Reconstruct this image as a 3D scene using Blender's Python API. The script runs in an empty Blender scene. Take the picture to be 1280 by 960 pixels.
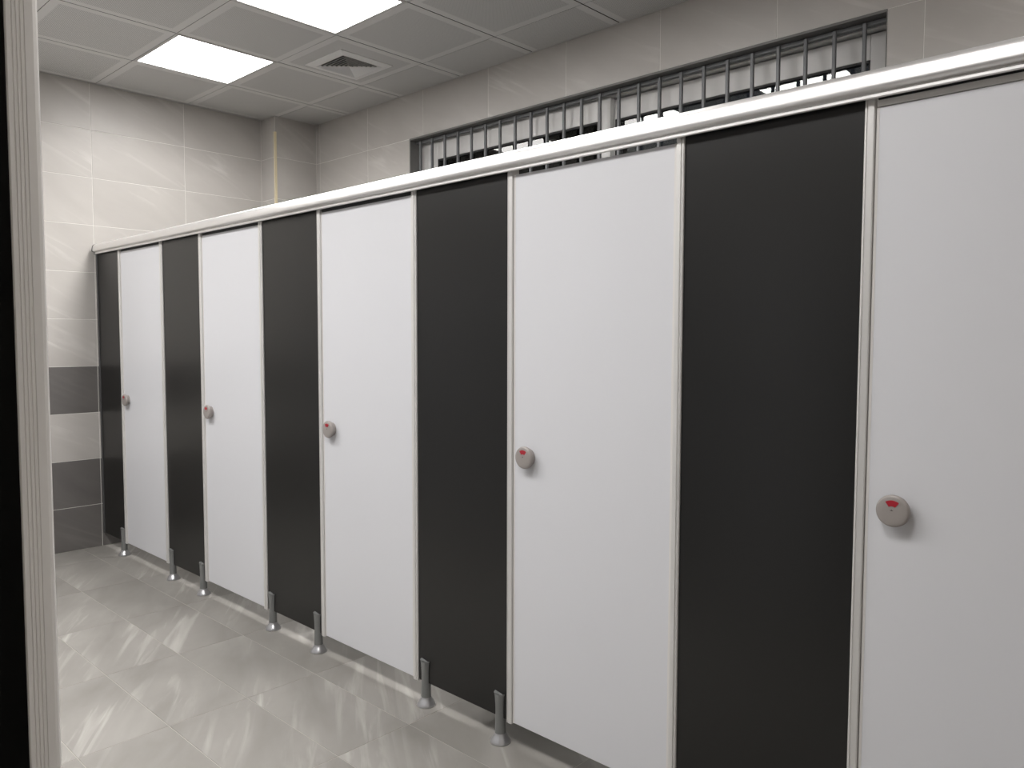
import bpy, bmesh, math, random
from mathutils import Vector, Matrix
random.seed(7)
C = bpy.context.scene.collection
sc = bpy.context.scene

# ------------------------------------------------------------------ camera
YAW, PITCH, ROLL, FPX = 0.758, -0.0584, 0.0022, 977.3
F = Vector((-math.sin(YAW)*math.cos(PITCH), math.cos(YAW)*math.cos(PITCH), math.sin(PITCH)))
R = Vector((math.cos(YAW), math.sin(YAW), 0)); U = R.cross(F)
R2 = R*math.cos(ROLL)+U*math.sin(ROLL); U2 = -R*math.sin(ROLL)+U*math.cos(ROLL)
cam = bpy.data.cameras.new('camera'); cam.sensor_fit = 'HORIZONTAL'; cam.sensor_width = 36
cam.lens = 36*FPX/1280; cam.clip_start = 0.02
co = bpy.data.objects.new('camera', cam); C.objects.link(co)
M = Matrix((R2, U2, -F)).transposed().to_4x4(); M.translation = Vector((5.4255, -1.8422, 1.3646))
co.matrix_world = M
sc.camera = co

# ------------------------------------------------------------------ world, exposure, lamp power
w = bpy.data.worlds.new('night'); sc.world = w; w.use_nodes = True
w.node_tree.nodes['Background'].inputs[0].default_value = (0.05, 0.055, 0.07, 1)
w.node_tree.nodes['Background'].inputs[1].default_value = 0.3
sc.view_settings.view_transform = 'Standard'; sc.view_settings.look = 'None'
sc.view_settings.gamma = 1; sc.view_settings.use_curve_mapping = False
sc.view_settings.exposure = -0.02
GLOW = 13.5                       # radiance of the LED diffusers themselves
WATT, SPREAD = 12.3, 150         # light each panel throws down, and its beam angle in degrees
BOOST = {(1, -3): 1.6, (3, -3): 1.1}      # extra power added to unseen aisle panels to lift the dark far end
# lamp tiles in the ceiling grid (column index along x, row index along y)
GX0, GSX, GY0, GSY = 0.017, 0.598, 0.0166, 0.593
LAMPS = [(1, 0), (3, 0), (5, 0), (9, 0), (1, -3), (3, -3), (5, -3), (7, -3)]

# ------------------------------------------------------------------ dimensions
H, D, XR, YF = 2.974, 1.512, 6.0, -3.13
ZB, ZT = 0.088, 1.885            # bottom and top of the cubicle doors

# ------------------------------------------------------------------ materials
def newmat(name):
    m = bpy.data.materials.new(name); m.use_nodes = True
    nt = m.node_tree; return m, nt, nt.nodes['Principled BSDF']
def lin(c): return tuple(((v/255)/12.92 if v/255 <= .04045 else ((v/255+.055)/1.055)**2.4) for v in c)+(1,)
def simple(name, col, rough=.5, metal=0, var=0.0, vscale=(6, 6, 6), bump=0, spec=.5):
    m, nt, b = newmat(name)
    b.inputs['Roughness'].default_value = rough; b.inputs['Metallic'].default_value = metal
    b.inputs['Specular IOR Level'].default_value = spec
    tc = nt.nodes.new('ShaderNodeTexCoord'); mp = nt.nodes.new('ShaderNodeMapping')
    mp.inputs['Scale'].default_value = vscale
    nz = nt.nodes.new('ShaderNodeTexNoise'); nz.inputs['Scale'].default_value = 1; nz.inputs['Detail'].default_value = 4
    nt.links.new(tc.outputs['Object'], mp.inputs[0]); nt.links.new(mp.outputs[0], nz.inputs['Vector'])
    rp = nt.nodes.new('ShaderNodeMapRange'); rp.inputs['To Min'].default_value = 1-var; rp.inputs['To Max'].default_value = 1+var
    nt.links.new(nz.outputs['Fac'], rp.inputs['Value'])
    mx = nt.nodes.new('ShaderNodeVectorMath'); mx.operation = 'SCALE'
    mx.inputs[0].default_value = col[:3]; nt.links.new(rp.outputs[0], mx.inputs['Scale'])
    nt.links.new(mx.outputs[0], b.inputs['Base Color'])
    if bump:
        bp = nt.nodes.new('ShaderNodeBump'); bp.inputs['Strength'].default_value = bump; bp.inputs['Distance'].default_value = .002
        nt.links.new(nz.outputs['Fac'], bp.inputs['Height']); nt.links.new(bp.outputs[0], b.inputs['Normal'])
    return m
def stone(name, lo, hi, vein, rough, ang=-30, amt=.8, spec=.5):
    """porcelain tile: soft diagonal streaks, a different cut of the pattern on every tile"""
    m, nt, b = newmat(name); N = nt.nodes.new; L = nt.links.new
    b.inputs['Roughness'].default_value = rough; b.inputs['Specular IOR Level'].default_value = spec
    tc = N('ShaderNodeTexCoord'); oi = N('ShaderNodeObjectInfo')
    cm = N('ShaderNodeCombineXYZ')
    for i, k in enumerate((37.0, 91.0, 53.0)):
        mu = N('ShaderNodeMath'); mu.operation = 'MULTIPLY'; mu.inputs[1].default_value = k
        L(oi.outputs['Random'], mu.inputs[0]); L(mu.outputs[0], cm.inputs[i])
    rot = N('ShaderNodeVectorRotate'); rot.rotation_type = 'Z_AXIS'; rot.inputs['Angle'].default_value = math.radians(-ang)
    L(tc.outputs['Object'], rot.inputs['Vector'])
    def noise(scale, detail, dist):
        mp = N('ShaderNodeVectorMath'); mp.operation = 'MULTIPLY'; mp.inputs[1].default_value = scale
        L(rot.outputs[0], mp.inputs[0])
        ad = N('ShaderNodeVectorMath'); ad.operation = 'ADD'; L(mp.outputs[0], ad.inputs[0]); L(cm.outputs[0], ad.inputs[1])
        nz = N('ShaderNodeTexNoise'); nz.inputs['Scale'].default_value = 1; nz.inputs['Detail'].default_value = detail
        nz.inputs['Distortion'].default_value = dist; L(ad.outputs[0], nz.inputs['Vector']); return nz
    n1 = noise((2.2, 5.0, 1), 5, .4); n2 = noise((1.6, 16, 1), 6, .9); n3 = noise((1.2, 5, 1), 2, .2)
    m1 = N('ShaderNodeMix'); m1.data_type = 'RGBA'; m1.inputs['A'].default_value = lo; m1.inputs['B'].default_value = hi
    r1 = N('ShaderNodeMapRange'); r1.inputs['From Min'].default_value = .3; r1.inputs['From Max'].default_value = .7
    L(n1.outputs['Fac'], r1.inputs['Value']); L(r1.outputs[0], m1.inputs['Factor'])
    r2 = N('ShaderNodeMapRange'); r2.inputs['From Min'].default_value = .54; r2.inputs['From Max'].default_value = .74
    L(n2.outputs['Fac'], r2.inputs['Value'])
    r3 = N('ShaderNodeMapRange'); r3.inputs['From Min'].default_value = .45; r3.inputs['From Max'].default_value = .62
    r3.inputs['To Max'].default_value = amt; L(n3.outputs['Fac'], r3.inputs['Value'])
    mu = N('ShaderNodeMath'); mu.operation = 'MULTIPLY'; L(r2.outputs[0], mu.inputs[0]); L(r3.outputs[0], mu.inputs[1])
    m2 = N('ShaderNodeMix'); m2.data_type = 'RGBA'; m2.inputs['B'].default_value = vein
    L(mu.outputs[0], m2.inputs['Factor']); L(m1.outputs['Result'], m2.inputs['A']); L(m2.outputs['Result'], b.inputs['Base Color'])
    return m
MT = {}
MT['tile_light'] = stone('light_wall_tile', lin((181, 177, 172)), lin((191, 187, 182)), lin((212, 209, 204)), .38, -28)
MT['tile_dark'] = stone('dark_wall_tile', lin((98, 95, 93)), lin((110, 107, 104)), lin((132, 129, 126)), .4, -28, .5)
MT['tile_floor'] = stone('floor_tile', lin((128, 125, 120)), lin((148, 145, 140)), lin((176, 173, 168)), .56, -34, .9, .28)
MT['grout'] = simple('pale_grout', lin((226, 224, 218)), .8, var=.06)
MT['grout_floor'] = simple('floor_grout', lin((165, 161, 152)), .8, var=.08)
MT['plaster'] = simple('hidden_wall', lin((170, 165, 160)), .6, var=.04)
MT['white'] = simple('white_laminate', (.695, .70, .725, 1), .38, var=.012, vscale=(2, 2, 1))
MT['edge'] = simple('cream_edge_strip', (.74, .72, .70, 1), .5)
MT['dark'] = simple('charcoal_laminate', (.008, .0078, .0071, 1), .34, var=.10, vscale=(3, 3, 1.2), spec=.52)
MT['alu'] = simple('satin_aluminium', (.72, .71, .69, 1), .45, metal=.4, var=.04, vscale=(90, 90, .6))
MT['alu_rail'] = simple('brushed_aluminium_rail', (.87, .86, .85, 1), .38, metal=.9, var=.03, vscale=(.6, 140, 140))
MT['alu_post'] = simple('pale_anodised_aluminium', (.86, .84, .81, 1), .5, metal=.15, var=.03, vscale=(90, 90, .6))
MT['cap'] = simple('grey_plastic_cap', (.08, .08, .08, 1), .5)
MT['leg'] = simple('grey_lacquered_leg', (.21, .215, .21, 1), .38, metal=.2, var=.05)
MT['legbase'] = simple('satin_steel_foot', (.58, .58, .59, 1), .28, metal=.75, var=.03)
MT['knob'] = simple('satin_nickel_plastic', (.35, .32, .30, 1), .42, metal=.15, var=.02)
MT['red'] = simple('red_indicator', (.40, .02, .035, 1), .35)
MT['ink'] = simple('dark_print', (.06, .05, .05, 1), .5)
MT['pvc'] = simple('white_window_plastic', (.70, .69, .675, 1), .4, var=.02)
MT['gasket'] = simple('black_gasket_and_gap_shade', (.02, .02, .02, 1), .6)  # window gaskets, also painted shade in ceiling joints and door-top gaps
MT['bar'] = simple('grey_painted_steel', (.15, .155, .16, 1), .5, metal=.2, var=.08)
MT['reveal'] = simple('dark_stone_lining', (.17, .167, .16, 1), .5, var=.12, vscale=(20, 20, 20))
MT['brass'] = simple('brass_corner_profile', (.90, .80, .56, 1), .3, metal=.45)
MT['frame_w'] = simple('white_painted_metal', (.62, .61, .60, 1), .45)
MT['vent'] = simple('white_vent_metal', (.88, .875, .86, 1), .4)
MT['vent_core'] = simple('grey_vent_core', (.13, .13, .125, 1), .8)
MT['plenum'] = simple('dark_plenum', (.03, .03, .03, 1), .9)
def ceil_mat():
    m, nt, b = newmat('perforated_ceiling_tile'); N = nt.nodes.new; L = nt.links.new
    b.inputs['Roughness'].default_value = .5
    tc = N('ShaderNodeTexCoord'); sp = N('ShaderNodeSeparateXYZ'); L(tc.outputs['Object'], sp.inputs[0])
    a1 = N('ShaderNodeMath'); a1.operation = 'ABSOLUTE'; a2 = N('ShaderNodeMath'); a2.operation = 'ABSOLUTE'
    L(sp.outputs[0], a1.inputs[0]); L(sp.outputs[1], a2.inputs[0])
    mx = N('ShaderNodeMath'); mx.operation = 'MAXIMUM'; L(a1.outputs[0], mx.inputs[0]); L(a2.outputs[0], mx.inputs[1])
    st = N('ShaderNodeMath'); st.operation = 'LESS_THAN'; st.inputs[1].default_value = .252; L(mx.outputs[0], st.inputs[0])
    # rows of tiny perforations
    s = [None, None]
    for i in range(2):
        q = N('ShaderNodeMath'); q.operation = 'MULTIPLY'; q.inputs[1].default_value = 2*math.pi/.0072; L(sp.outputs[i], q.inputs[0])
        c = N('ShaderNodeMath'); c.operation = 'COSINE'; L(q.outputs[0], c.inputs[0]); s[i] = c
    ad = N('ShaderNodeMath'); ad.operation = 'ADD'; L(s[0].outputs[0], ad.inputs[0]); L(s[1].outputs[0], ad.inputs[1])
    hole = N('ShaderNodeMapRange'); hole.inputs['From Min'].default_value = .2; hole.inputs['From Max'].default_value = 1.2; L(ad.outputs[0], hole.inputs['Value'])
    mu = N('ShaderNodeMath'); mu.operation = 'MULTIPLY'; L(hole.outputs[0], mu.inputs[0]); L(st.outputs[0], mu.inputs[1])
    mi = N('ShaderNodeMix'); mi.data_type = 'RGBA'; mi.inputs['A'].default_value = (.76, .755, .74, 1); mi.inputs['B'].default_value = (.20, .20, .19, 1)
    L(mu.outputs[0], mi.inputs['Factor']); L(mi.outputs['Result'], b.inputs['Base Color'])
    return m
MT['ceil'] = ceil_mat()
def emit():
    m = bpy.data.materials.new('led_diffuser'); m.use_nodes = True; nt = m.node_tree; nt.nodes.clear()
    o = nt.nodes.new('ShaderNodeOutputMaterial'); e = nt.nodes.new('ShaderNodeEmission')
    e.inputs[0].default_value = (1, .975, .955, 1); e.inputs[1].default_value = GLOW
    nt.links.new(e.outputs[0], o.inputs[0]); return m
MT['led'] = emit()
def glass():
    m = bpy.data.materials.new('window_glass'); m.use_nodes = True; nt = m.node_tree; nt.nodes.clear(); N = nt.nodes.new
    o = N('ShaderNodeOutputMaterial'); t = N('ShaderNodeBsdfTransparent'); g = N('ShaderNodeBsdfGlossy')
    t.inputs[0].default_value = (.85, .88, .87, 1)
    g.inputs['Roughness'].default_value = .01; f = N('ShaderNodeFresnel'); f.inputs[0].default_value = 1.65; mx = N('ShaderNodeMixShader')
    nt.links.new(f.outputs[0], mx.inputs[0]); nt.links.new(t.outputs[0], mx.inputs[1]); nt.links.new(g.outputs[0], mx.inputs[2])
    nt.links.new(mx.outputs[0], o.inputs[0]); return m
MT['glass'] = glass()

# ------------------------------------------------------------------ helpers
def link(name, me, mat, parent=None):
    o = bpy.data.objects.new(name, me); C.objects.link(o)
    if mat and not me.materials: me.materials.append(MT[mat])
    if parent: o.parent = parent
    return o
def box(bm, x0, x1, y0, y1, z0, z1, bev=0):
    r = bmesh.ops.create_cube(bm, size=1, matrix=Matrix.Translation(((x0+x1)/2, (y0+y1)/2, (z0+z1)/2)) @ Matrix.Diagonal((x1-x0, y1-y0, z1-z0, 1)))
    if bev:
        vs = set(r['verts']); es = [e for e in bm.edges if e.verts[0] in vs and e.verts[1] in vs]
        bmesh.ops.bevel(bm, geom=es, offset=bev, segments=2, affect='EDGES', profile=.5)
def obj(name, bm, mat, parent=None, smooth=False, off=None):
    me = bpy.data.meshes.new(name); 
    if off is not None:
        for v in bm.verts: v.co -= Vector(off)
    bmesh.ops.recalc_face_normals(bm, faces=bm.faces)
    bm.to_mesh(me); bm.free()
    if smooth:
        for p in me.polygons: p.use_smooth = True
    o = link(name, me, mat, parent)
    if off is not None: o.location = off
    return o
def boxes(name, lst, mat, parent=None, bev=0, off=None):
    bm = bmesh.new()
    for b in lst: box(bm, *b, bev=bev)
    return obj(name, bm, mat, parent, off=off)
def lathe(prof, n=32, axis='z', cen=(0, 0, 0)):
    bm = bmesh.new(); rings = []
    for r, h in prof:
        ring = []
        for i in range(n):
            a = 2*math.pi*i/n
            p = (r*math.cos(a), r*math.sin(a), h) if axis == 'z' else (r*math.cos(a), h, r*math.sin(a))
            ring.append(bm.verts.new(Vector(p)+Vector(cen)))
        rings.append(ring)
    for a, b in zip(rings, rings[1:]):
        for i in range(n): bm.faces.new((a[i], a[(i+1) % n], b[(i+1) % n], b[i]))
    bm.faces.new(rings[0]); bm.faces.new(rings[-1])
    return bm
def extr(prof, axis, a, b):
    """closed outline extruded: axis 'x' -> prof is (y,z); axis 'z' -> prof is (x,y)"""
    bm = bmesh.new(); rs = []
    for t in (a, b):
        rs.append([bm.verts.new((t, p[0], p[1]) if axis == 'x' else (p[0], p[1], t)) for p in prof])
    n = len(prof)
    for i in range(n): bm.faces.new((rs[0][i], rs[0][(i+1) % n], rs[1][(i+1) % n], rs[1][i]))
    bm.faces.new(rs[0]); bm.faces.new(rs[1]); return bm
def empty(name, loc, label=None, cat=None, group=None, kind=None):
    o = bpy.data.objects.new(name, None); C.objects.link(o); o.location = loc; o.empty_display_size = .1
    if label: o['label'] = label
    if cat: o['category'] = cat
    if group: o['group'] = group
    if kind: o['kind'] = kind
    return o
def autosmooth(o, ang=40):
    for p in o.data.polygons: p.use_smooth = True
    bm = bmesh.new(); bm.from_mesh(o.data)
    for e in bm.edges:
        if len(e.link_faces) == 2 and e.calc_face_angle(0) > math.radians(ang): e.smooth = False
    bm.to_mesh(o.data); bm.free()

# ------------------------------------------------------------------ tiles
_tm = {}
def tile_mesh(wd, ht, mat, th=.006, b=.0012):
    k = (round(wd, 4), round(ht, 4), mat)
    if k in _tm: return _tm[k]
    X, Y = wd/2, ht/2
    v = []
    for (dx, dy, z) in ((0, 0, -th), (0, 0, -b*.6), (b, b, 0)):
        for sx, sy in ((-1, -1), (1, -1), (1, 1), (-1, 1)): v.append((sx*(X-dx), sy*(Y-dy), z))
    f = [(3, 2, 1, 0), (8, 9, 10, 11)]
    for r in (0, 4):
        for i in range(4): f.append((r+i, r+(i+1) % 4, r+4+(i+1) % 4, r+4+i))
    me = bpy.data.meshes.new('tile'); me.from_pydata(v, [], f); me.update(); me.materials.append(MT[mat])
    _tm[k] = me; return me
def lay(parent, orient, plane, us, vs, matf, cut=None, gap=.0030, name='tile'):
    """tiles on the rectangle grid us x vs; orient 'x+': wall facing +x (u=y,v=z); 'y-': wall facing -y (u=x,v=z); 'z+': floor"""
    B = {'x+': ((0, 1, 0), (0, 0, 1), (1, 0, 0)), 'y-': ((1, 0, 0), (0, 0, 1), (0, -1, 0)), 'z+': ((1, 0, 0), (0, 1, 0), (0, 0, 1)),
         'x-': ((0, -1, 0), (0, 0, 1), (-1, 0, 0)), 'y+': ((-1, 0, 0), (0, 0, 1), (0, 1, 0))}[orient]
    for j in range(len(vs)-1):
        for i in range(len(us)-1):
            u0, u1, v0, v1 = us[i], us[i+1], vs[j], vs[j+1]
            if cut and v0 < cut[3]-1e-4 and v1 > cut[2]+1e-4:
                segs = []
                if u0 < cut[0]-1e-3: segs.append((u0, min(u1, cut[0])))
                if u1 > cut[1]+1e-3: segs.append((max(u0, cut[1]), u1))
            else: segs = [(u0, u1)]
            for a, b in segs:
                if b-a < .012: continue
                me = tile_mesh(b-a-gap, v1-v0-gap, matf(j, v0))
                o = bpy.data.objects.new(name, me); C.objects.link(o); o.parent = parent
                u, v = (a+b)/2, (v0+v1)/2
                m = Matrix((B[0], B[1], B[2])).transposed().to_4x4()
                # world position
                if orient[0] == 'x': pos = Vector((plane, u, v))
                elif orient[0] == 'y': pos = Vector((u, plane, v))
                else: pos = Vector((u, v, plane))
                m.translation = pos
                o.matrix_local = Matrix.Translation(-parent.location) @ m
ZV = [0] + [round(.28+.3*k, 3) for k in range(9)] + [H]
def wallmat(j, z0): return 'tile_dark' if z0 < .5 or .8 < z0 < 1.1 else 'tile_light'
def rng(a, b, o, s):
    k = math.ceil((a-o)/s-1e-6); r = [a]
    while o+s*k < b-1e-6:
        if o+s*k > a+.004: r.append(o+s*k)
        k += 1
    r.append(b); return r
T = .0012
# floor
fl = boxes('floor', [(-.2, XR+.2, YF-.2, D+.2, -.12, -T)], 'grout_floor', off=(0, 0, -.12)); fl['kind'] = 'structure'
lay(fl, 'z+', 0, rng(0, XR, .911, .6), rng(YF, D, -.135, .2955), lambda j, z: 'tile_floor', gap=.0025)
# end wall (left in the photo)
wl = boxes('wall_left', [(-.2, -T, YF-.2, D+.2, 0, H+.25)], 'grout', off=(-.1, 0, 0)); wl['kind'] = 'structure'
lay(wl, 'x+', 0, rng(YF, 1.165, -.013, .6), ZV, wallmat)
# back wall with the window opening
WX0, WX1, WZ0, WZ1 = 1.31, 4.31, 2.08, 2.68
wb = boxes('wall_back', [(-.2, WX0, D+T, D+.24, 0, H+.25), (WX1, XR+.2, D+T, D+.24, 0, H+.25), (WX0, WX1, D+T, D+.24, 0, WZ0), (WX0, WX1, D+T, D+.24, WZ1, H+.25)], 'grout', off=(0, D, 0))
wb['kind'] = 'structure'
lay(wb, 'y-', D, rng(.2, XR, .248, .6), ZV, wallmat, cut=(WX0, WX1, WZ0, WZ1))
wr = boxes('wall_right', [(XR+.001, XR+.2, YF-.2, D+.2, 0, H+.25)], 'plaster', off=(XR, 0, 0)); wr['kind'] = 'structure'
wf = boxes('wall_front', [(-.2, XR+.2, YF-.2, YF-.001, 0, H+.25)], 'plaster', off=(0, YF, 0)); wf['kind'] = 'structure'
# corner pillar
pl = boxes('wall_pillar', [(0, .2-T, 1.165+T, D, 0, H)], 'grout', off=(0, 1.165, 0)); pl['kind'] = 'structure'
lay(pl, 'x+', .2, [1.167, D], ZV, wallmat)
lay(pl, 'y-', 1.165, [0, .198], ZV, wallmat)
t1 = obj('trim_1', extr([(.188, 1.1615), (.2035, 1.1615), (.2035, 1.177), (.2005, 1.177), (.2005, 1.1645), (.188, 1.1645)], 'z', 0, 2.86), 'brass')
t1['kind'] = 'structure'

# ------------------------------------------------------------------ ceiling
ce = boxes('ceiling', [(0, XR, YF, D, H+.035, H+.15)], 'plenum', off=(0, 0, H+.035)); ce['kind'] = 'structure'
_cm = {}
def ceil_tile_mesh(x, y):
    k = (round(x, 3), round(y, 3))
    if k in _cm: return _cm[k]
    X, Y = x/2-.0034, y/2-.0013; b = .0012; v = []
    for (d, z) in ((0, .02), (0, .0012), (b, 0)):
        for sx, sy in ((-1, -1), (1, -1), (1, 1), (-1, 1)): v.append((sx*(X-d), sy*(Y-d), z))
    f = [(0, 1, 2, 3), (11, 10, 9, 8)]
    for r in (0, 4):
        for i in range(4): f.append((r+4+i, r+4+(i+1) % 4, r+(i+1) % 4, r+i))
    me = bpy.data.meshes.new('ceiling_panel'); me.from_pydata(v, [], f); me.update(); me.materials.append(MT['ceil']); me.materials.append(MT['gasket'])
    for k2 in range(2, 6): me.polygons[k2].material_index = 1  # tile sides coloured black, shade of the joints put into the colour
    _cm[k] = me; return me
gx = rng(0, XR, GX0, GSX); gy = rng(YF, D, GY0, GSY)
VENT = (2, 1)
for i in range(len(gx)-1):
    for j in range(len(gy)-1):
        cx, cy = (gx[i]+gx[i+1])/2, (gy[j]+gy[j+1])/2
        kx, ky = math.floor((cx-GX0)/GSX), math.floor((cy-GY0)/GSY)
        if (kx, ky) in LAMPS: continue
        wx, wy = gx[i+1]-gx[i], gy[j+1]-gy[j]
        if wx < .03 or wy < .03: continue
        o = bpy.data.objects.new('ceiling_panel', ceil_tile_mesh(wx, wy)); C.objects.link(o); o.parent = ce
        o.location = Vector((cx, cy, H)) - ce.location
# perimeter angle
tr = boxes('trim_2', [(0, XR, D-.012, D, H-.0015, H+.0005), (0, .012, YF, D, H-.0015, H+.0005)], 'frame_w'); tr['kind'] = 'structure'

LLAB = {(1, 0): 'glowing square LED ceiling panel nearest the far tiled end wall, left of the air vent',
        (3, 0): 'glowing LED ceiling panel cut by the top edge of the photo, above the air vent',
        (5, 0): 'LED ceiling panel above the cubicles, third from the far end wall',
        (9, 0): 'LED ceiling panel above the cubicles, fourth from the far end wall',
        (1, -3): 'LED ceiling panel over the aisle, first from the far end wall',
        (3, -3): 'LED ceiling panel over the aisle, second from the far end wall',
        (5, -3): 'LED ceiling panel over the aisle, third from the far end wall',
        (7, -3): 'LED ceiling panel over the aisle, fourth from the far end wall'}
for (kx, ky) in LAMPS:
    cx, cy = GX0+GSX*(kx+.5), GY0+GSY*(ky+.5); X, Y = GSX/2-.002, GSY/2-.002
    e = empty('ceiling_light', (cx, cy, H), LLAB[(kx, ky)], 'ceiling light', 'square LED panels in the ceiling grid')
    f = .018
    boxes('lamp_frame', [(-X, X, -Y, -Y+f, -.001, .02), (-X, X, Y-f, Y, -.001, .02), (-X, -X+f, -Y+f, Y-f, -.001, .02), (X-f, X, -Y+f, Y-f, -.001, .02)], 'frame_w', e)
    boxes('diffuser', [(-X+f, X-f, -Y+f, Y-f, .003, .012)], 'led', e)
    al = bpy.data.lights.new('led_light', 'AREA'); al.shape = 'RECTANGLE'; al.size = 2*(X-f)-.01; al.size_y = 2*(Y-f)-.01
    al.energy = WATT*BOOST.get((kx, ky), 1); al.color = (1, .985, .975); al.spread = math.radians(SPREAD)
    lo = bpy.data.objects.new('led_light', al); C.objects.link(lo); lo.parent = e; lo.location = (0, 0, .001)

# air vent: flush frame, square louvre rings opening outwards
vx, vy = 1.478, .922
v = empty('air_vent', (vx, vy, H), 'square white four-way air vent with louvred core in the ceiling', 'air vent')
A, B_ = .182, .136
bm = bmesh.new()
for s in range(4):
    q = [(-A, -A, -.004), (A, -A, -.004), (B_, -B_, -.012), (-B_, -B_, -.012)]
    m = Matrix.Rotation(s*math.pi/2, 4, 'Z')
    vv = [bm.verts.new(m @ Vector(p)) for p in q]; bm.faces.new(vv)
    q2 = [(-A, -A, -.004), (A, -A, -.004), (A, -A, 0), (-A, -A, 0)]; bm.faces.new([bm.verts.new(m @ Vector(p)) for p in q2])
    q3 = [(-B_, -B_, -.012), (B_, -B_, -.012), (B_, -B_, 0), (-B_, -B_, 0)]; bm.faces.new([bm.verts.new(m @ Vector(p)) for p in q3])
bmesh.ops.remove_doubles(bm, verts=bm.verts, dist=1e-5)
obj('vent_frame', bm, 'vent', v)
boxes('vent_backing', [(-B_, B_, -B_, B_, -.0015, -.0005)], 'vent_core', v)
NR = 7
for k in range(NR):
    ro = B_*(1-k/NR)-.002; ri = ro-.010
    bm = bmesh.new()
    for s in range(4):
        m = Matrix.Rotation(s*math.pi/2, 4, 'Z')
        for dz in (0, .001):
            q = [(-ro, -ro, -.013+dz), (ro, -ro, -.013+dz), (max(ri, .001), -max(ri, .001), -.002+dz*.3), (-max(ri, .001), -max(ri, .001), -.002+dz*.3)]
            bm.faces.new([bm.verts.new(m @ Vector(p)) for p in q])
    obj('louvre', bm, 'vent', v)

# ------------------------------------------------------------------ window and grille
wn = empty('window_1', (2.81, 1.65, WZ0), kind='structure'); wo = Vector(wn.location)
def wpart(name, lst, mat, par=None, bev=.003):
    p = par or wn
    o = boxes(name, lst, mat, None, bev); 
    for vtx in o.data.vertices: vtx.co -= wo
    o.parent = p; return o
wpart('reveal_panel', [(WX0-.001, WX0+.010, D-.001, 1.70, WZ0, WZ1)], 'reveal', bev=.001)
wpart('reveal_panel', [(WX1-.003, WX1+.001, D-.001, 1.70, WZ0, WZ1)], 'reveal', bev=.001)
wpart('reveal_panel', [(WX0, WX1, D-.001, 1.70, WZ1-.010, WZ1+.001)], 'reveal', bev=.001)
wpart('sill', [(WX0, WX1, D-.015, 1.70, WZ0-.001, WZ0+.015)], 'reveal', bev=.002)
y0, y1 = 1.605, 1.685
wpart('window_frame', [(WX0+.01, WX0+.065, y0, y1, WZ0+.01, WZ1), (WX1-.035, WX1, y0, y1, WZ0+.01, WZ1), (WX0+.065, WX1-.035, y0, y1, 2.652, WZ1), (WX0+.065, WX1-.035, y0, y1, WZ0+.01, WZ0+.045)], 'pvc')
def sash(x0, x1, ya, yb, zt, wl_, wr_, wt):
    z0 = WZ0+.045
    s = wpart('sash', [(x0, x0+wl_, ya, yb, z0, zt), (x1-wr_, x1, ya, yb, z0, zt), (x0+wl_, x1-wr_, ya, yb, zt-wt, zt), (x0+wl_, x1-wr_, ya, yb, z0, z0+.07)], 'pvc')
    a, b, c, d = x0+wl_, x1-wr_, z0+.07, zt-wt; g = .007
    wpart('gasket', [(a, a+g, ya+.004, yb-.004, c, d), (b-g, b, ya+.004, yb-.004, c, d), (a, b, ya+.004, yb-.004, d-g*1.3, d), (a, b, ya+.004, yb-.004, c, c+g)], 'gasket', s, 0)
    wpart('pane', [(a+g, b-g, (ya+yb)/2, (ya+yb)/2+.004, c+g, d-g*1.3)], 'glass', s, 0)
    return s
sash(1.375, 2.885, 1.600, 1.636, 2.650, .115, .085, .115)
sash(2.80, 4.268, 1.642, 1.678, 2.645, .085, .065, .105)

gr = empty('window_grille', (2.81, 1.555, WZ0+.02), 'grey steel security grille of vertical bars across the high window', 'window grille')
go = Vector(gr.location)
bx = [1.372+.0] + [1.4895+.1236*i for i in range(23)]
bar_me = None
for x in bx:
    if bar_me is None:
        bm = bmesh.new(); box(bm, -.0075, .0075, -.0075, .0075, .0, WZ1-WZ0-.036, bev=.002)
        b0 = obj('bar', bm, 'bar', gr); bar_me = b0.data
    else: b0 = link('bar', bar_me, None, gr)
    b0.location = Vector((x, 1.555, WZ0+.02))-go
g2 = boxes('top_rail', [(WX0+.011, WX1-.004, 1.560, 1.585, WZ1-.030, WZ1-.011)], 'bar', None, .002)
for vtx in g2.data.vertices: vtx.co -= go
g2.parent = gr
g3 = boxes('bottom_rail', [(WX0+.011, WX1-.004, 1.545, 1.565, WZ0+.016, WZ0+.034)], 'bar', None, .002)
for vtx in g3.data.vertices: vtx.co -= go
g3.parent = gr

# ------------------------------------------------------------------ cubicle front
E = [(.367, .395), (.977, 1.007), (1.458, 1.488), (2.073, 2.101), (2.558, 2.583), (3.179, 3.205), (3.664, 3.688), (4.288, 4.312), (4.7725, 4.795), (5.372, 5.396)]
PLEN = ['leftmost dark panel against the tiled end wall, narrower than the others',
        'charcoal cubicle panel between the first and second white doors from the end wall',
        'charcoal cubicle panel between the second and third white doors from the end wall',
        'charcoal cubicle panel between the third and fourth white doors, two grey feet in clear view',
        'wide charcoal cubicle panel nearest the camera, right of the fourth white door',
        'charcoal cubicle panel beyond the nearest white door, at the right end of the row']
DLEN = ['white cubicle door furthest away, first from the tiled end wall',
        'white cubicle door second from the tiled end wall, with round grey lock knob',
        'white cubicle door third from the tiled end wall, in the middle of the row',
        'tall white cubicle door fourth from the end wall, with red lock indicator, between two wide dark panels',
        'nearest white cubicle door at the right edge, with largest round lock knob and strip along its top']
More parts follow.
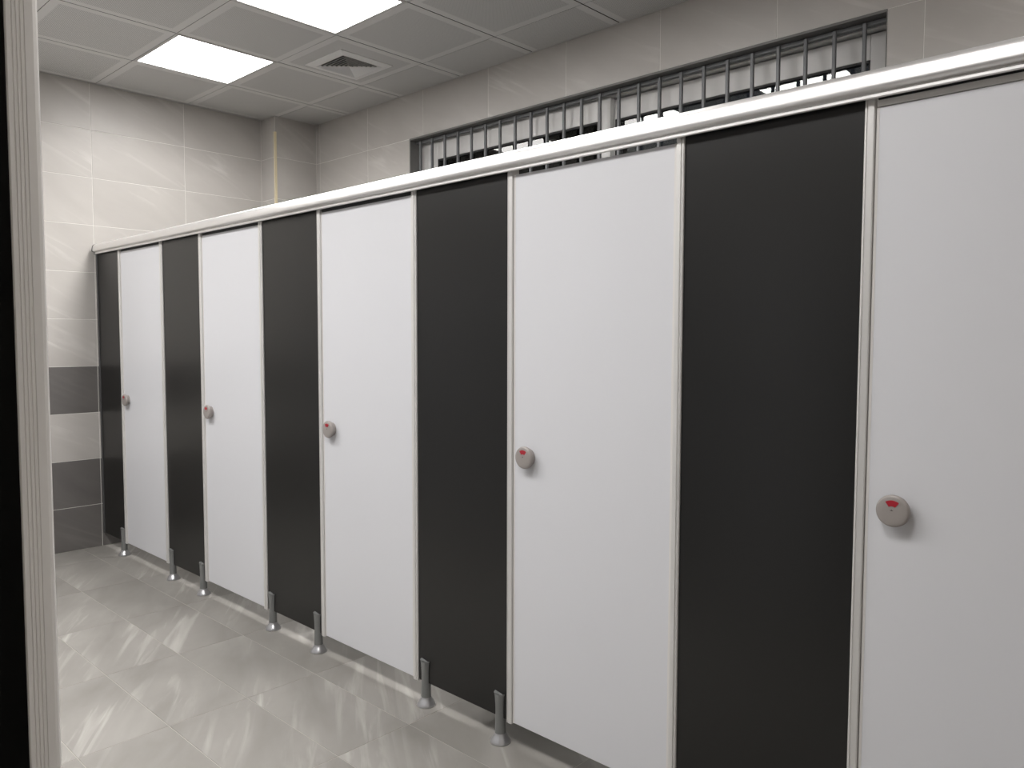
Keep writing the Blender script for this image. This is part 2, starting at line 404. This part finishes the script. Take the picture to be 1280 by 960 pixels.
def post_profile(x0, x1, flip=False):
    # shallow rounded aluminium channel: flat face, groove near the door side
    wd = x1-x0
    p = [(0, .024), (0, -.004), (.002, -.007), (wd*.62, -.008), (wd*.66, -.0045), (wd*.74, -.0045), (wd*.78, -.007), (wd-.002, -.006), (wd, -.004), (wd, .024)]
    if flip: p = [(wd-a, b) for a, b in p]
    return [(x0+a, b) for a, b in p]
def leg_mesh():
    prof = [(.030, 0), (.0345, .0015), (.0350, .004), (.0325, .010), (.0275, .018), (.0225, .025), (.0198, .030), (.0190, .034)]
    bm = lathe(prof, 32)
    o = obj('foot_flange', bm, 'legbase'); autosmooth(o, 50)
    prof = [(.0188, .030), (.0182, .050), (.0172, .080), (.0166, .105), (.0170, .130), (.0188, .155), (.0210, .172), (.0222, .182)]
    bm = lathe(prof, 32)
    for vtx in bm.verts:
        # upper half is flattened where it clasps the board, top cut on a slant with a soft shoulder
        if vtx.co.z > .175: vtx.co.z = .174 - .35*max(0, vtx.co.x) - .25*max(0, -vtx.co.y-.008)
        k = min(1, max(0, (vtx.co.z-.085)/.06)); vtx.co.y = max(vtx.co.y, -.0188+.002*k)
    o2 = obj('support_leg', bm, 'leg'); autosmooth(o2, 50)
    return o2.data, o.data, o2, o
lm, fm, l0, f0 = leg_mesh(); first_leg = [l0, f0]
def add_leg(parent, wx, wy, flip=False):
    if first_leg: a, b = first_leg; first_leg.clear()
    else:
        a = bpy.data.objects.new('support_leg', lm); C.objects.link(a)
        b = bpy.data.objects.new('foot_flange', fm); C.objects.link(b)
    a.parent = parent; a.location = Vector((wx, wy, 0))-Vector(parent.location); b.parent = a
def part_boxes(root, name, lst, mat, bev=.001):
    o = boxes(name, lst, mat, None, bev); off = Vector(root.location)
    for vtx in o.data.vertices: vtx.co -= off
    o.parent = root; return o
def part_post(root, x0, x1, z0, z1, flip):
    o = obj('aluminium_post', extr(post_profile(x0, x1, flip), 'z', z0, z1), 'alu'); off = Vector(root.location)
    for vtx in o.data.vertices: vtx.co -= off
    o.parent = root; return o
def panel(i, x0, x1, label, left_post, right_post):
    root = empty('cubicle_panel', ((x0+x1)/2, .006, 0), label, 'partition panel', 'charcoal panels between the cubicle doors')
    part_boxes(root, 'board', [(x0, x1, 0, .012, ZB, 1.906)], 'dark')
    if left_post: part_post(root, left_post[0], left_post[1], ZB-.004, 1.905, False)
    if right_post: part_post(root, right_post[0], right_post[1], ZB-.004, 1.905, True)
    ls = [x1-.035] if i == 0 else [x0+.038, x1-.035]
    for lx in ls: add_leg(root, lx, .002)
    if i == 0: part_boxes(root, 'wall_channel', [(.001, .016, -.006, .018, ZB, 1.90)], 'cap')
    else:
        xm = (x0+x1)/2
        if xm < 5.5: part_boxes(root, 'divider_board', [(xm-.006, xm+.006, .013, D-.002, .15, 1.90)], 'dark')
    return root
xs = [.003] + [E[k][1] for k in (1, 3, 5, 7, 9)]
xe = [E[k][0] for k in (0, 2, 4, 6, 8)] + [XR-.004]
for i in range(6):
    lp = E[2*i-1] if i else None; rp = E[2*i] if i < 5 else None
    panel(i, xs[i], xe[i], PLEN[i], lp, rp)
# doors
knob_prof = [(.0280, 0), (.0285, -.012), (.0300, -.0135), (.0352, -.0150), (.0358, -.0180), (.0355, -.0225), (.0340, -.0255), (.0310, -.0268), (.020, -.0272)]
protos = {}
def knob(root, x, z):
    if not protos:
        k = obj('lock_knob', lathe(knob_prof, 40, 'y'), 'knob'); autosmooth(k, 45)
        # fan shaped red window
        bm = bmesh.new(); n = 12; ring = []
        for yy in (-.0270, -.0281):
            a = [bm.verts.new(((.0245)*math.cos(t), yy, (.0245)*math.sin(t))) for t in [math.radians(55+70*q/n) for q in range(n+1)]]
            b = [bm.verts.new(((.0115)*math.cos(t), yy, (.0115)*math.sin(t))) for t in [math.radians(125-70*q/n) for q in range(n+1)]]
            ring.append(a+b)
        bm.faces.new(ring[0]); bm.faces.new(ring[1])
        L_ = len(ring[0])
        for q in range(L_): bm.faces.new((ring[0][q], ring[0][(q+1) % L_], ring[1][(q+1) % L_], ring[1][q]))
        ind = obj('indicator_window', bm, 'red')
        bm = bmesh.new(); box(bm, -.0035, .0025, -.0277, -.0270, .0012, .0022); box(bm, -.0015, -.0002, -.0277, -.0270, .0022, .0042)
        mk = obj('printed_mark', bm, 'ink')
        protos['k'] = (k, ind, mk); trio = (k, ind, mk)
    else:
        trio = []
        for s in protos['k']:
            c = s.copy(); C.objects.link(c); trio.append(c)
    k, ind, mk = trio
    k.parent = root; k.location = Vector((x, 0, z))-Vector(root.location)
    ind.parent = k; mk.parent = k
    ind.location = (0, 0, 0); mk.location = (0, 0, 0)
for i in range(5):
    x0, x1 = E[2*i][1]+.003, E[2*i+1][0]-.003
    root = empty('cubicle_door', (x1, .006, ZB), DLEN[i], 'door', 'white cubicle doors along the row')
    zt = ZT if i < 4 else 1.877
    part_boxes(root, 'door_leaf', [(x0, x1, 0, .012, ZB, zt)], 'white')
    part_boxes(root, 'edge_strip', [(x0-.001, x0+.005, -.0008, .0128, ZB, zt)], 'edge', 0)
    part_boxes(root, 'edge_strip', [(x1-.005, x1+.001, -.0008, .0128, ZB, zt)], 'edge', 0)
    if i != 3: part_boxes(root, 'gap_shade_strip', [(x0, x1, .003, .009, (zt if i < 4 else 1.893), 1.9035)], 'gasket', 0)  # black strip added to darken the gap between door top and rail
    if i == 4: part_boxes(root, 'top_strip', [(x0, x1, -.003, .015, 1.8785, 1.893)], 'alu', .001)
    knob(root, E[2*i][1]+.067, .985)
# head rail
hr = empty('head_rail', (3.0, 0, 1.90), 'long rounded aluminium head rail running over all the cubicle doors', 'rail')
prof = [(-.016, 1.903), (-.016, 1.894), (-.024, 1.893), (-.0265, 1.895), (-.0265, 1.901), (-.0225, 1.9035), (-.0225, 1.9055)] + [(-.031, 1.9070), (-.037, 1.9090), (-.0396, 1.9125), (-.0400, 1.9175), (-.0393, 1.9255), (-.0382, 1.9330), (-.0366, 1.9400), (-.0340, 1.9462), (-.0300, 1.9508), (-.0245, 1.9545), (-.017, 1.9572), (-.008, 1.9585)] + [(-.001+.036*math.cos(math.radians(a)), 1.925+.0335*math.sin(math.radians(a))) for a in range(84, -31, -12)] + [(.026, 1.909), (.018, 1.909), (.018, 1.918), (-.010, 1.918), (-.012, 1.903)]
o = obj('rail_profile', extr(prof, 'x', .045, XR-.002), 'alu_rail'); autosmooth(o, 38)
for vtx in o.data.vertices: vtx.co -= Vector(hr.location)
o.parent = hr
o = obj('end_cap', extr([(a*1.04, 1.93+(b-1.93)*1.04) for a, b in prof], 'x', .035, .046), 'cap')
for vtx in o.data.vertices: vtx.co -= Vector(hr.location)
o.parent = hr
part_boxes(hr, 'wall_bracket', [(.001, .036, -.010, .020, 1.915, 1.955)], 'alu', .002)

# ------------------------------------------------------------------ near partition at the left edge of the frame
nx, ny = 4.650, -1.620
root = empty('near_partition', (nx-.24, ny-.014, 0), 'black partition board with a ribbed aluminium edge post, at the left edge of the photo', 'partition panel')
part_boxes(root, 'board', [(nx-.50, nx-.0034, ny-.0262, ny-.0012, ZB, 1.915)], 'dark')
part_boxes(root, 'divider_board', [(nx-.256, nx-.240, YF+.002, ny-.0225, ZB, 1.90)], 'dark')
xx = nx-.50
for k in range(4):                                  # the row goes on towards the end wall
    part_boxes(root, 'door_leaf', [(xx-.60, xx-.004, ny-.0185, ny-.006, ZB, ZT)], 'white')
    x2 = max(.004, xx-.604-.49)
    part_boxes(root, 'board', [(x2, xx-.604, ny-.0185, ny-.006, ZB, 1.915)], 'dark')
    add_leg(root, xx-.64, ny-.013); xx = x2
    if xx < .7: break
part_boxes(root, 'top_rail', [(.004, nx, ny-.045, ny+.025, 1.9155, 1.965)], 'alu_rail', .012)
wy = .0245
p = [(nx-.003, ny-wy-.0015), (nx-.0008, ny-wy-.0015), (nx, ny-wy-.0005)]
for k in range(4):
    yb = ny-wy+.0025+k*.0031
    p += [(nx, yb), (nx-.0007, yb+.0004), (nx-.0007, yb+.0010), (nx, yb+.0014)]
p += [(nx, ny-.005), (nx-.0008, ny-.0022), (nx-.003, ny-.0004), (nx-.005, ny), (nx-.02, ny), (nx-.02, ny-.001), (nx-.003, ny-.001)]
o = obj('edge_post', extr(p, 'z', ZB-.004, 2.02), 'alu_post')
for vtx in o.data.vertices: vtx.co -= Vector(root.location)
o.parent = root
add_leg(root, nx-.06, ny-.013); add_leg(root, nx-.45, ny-.013)
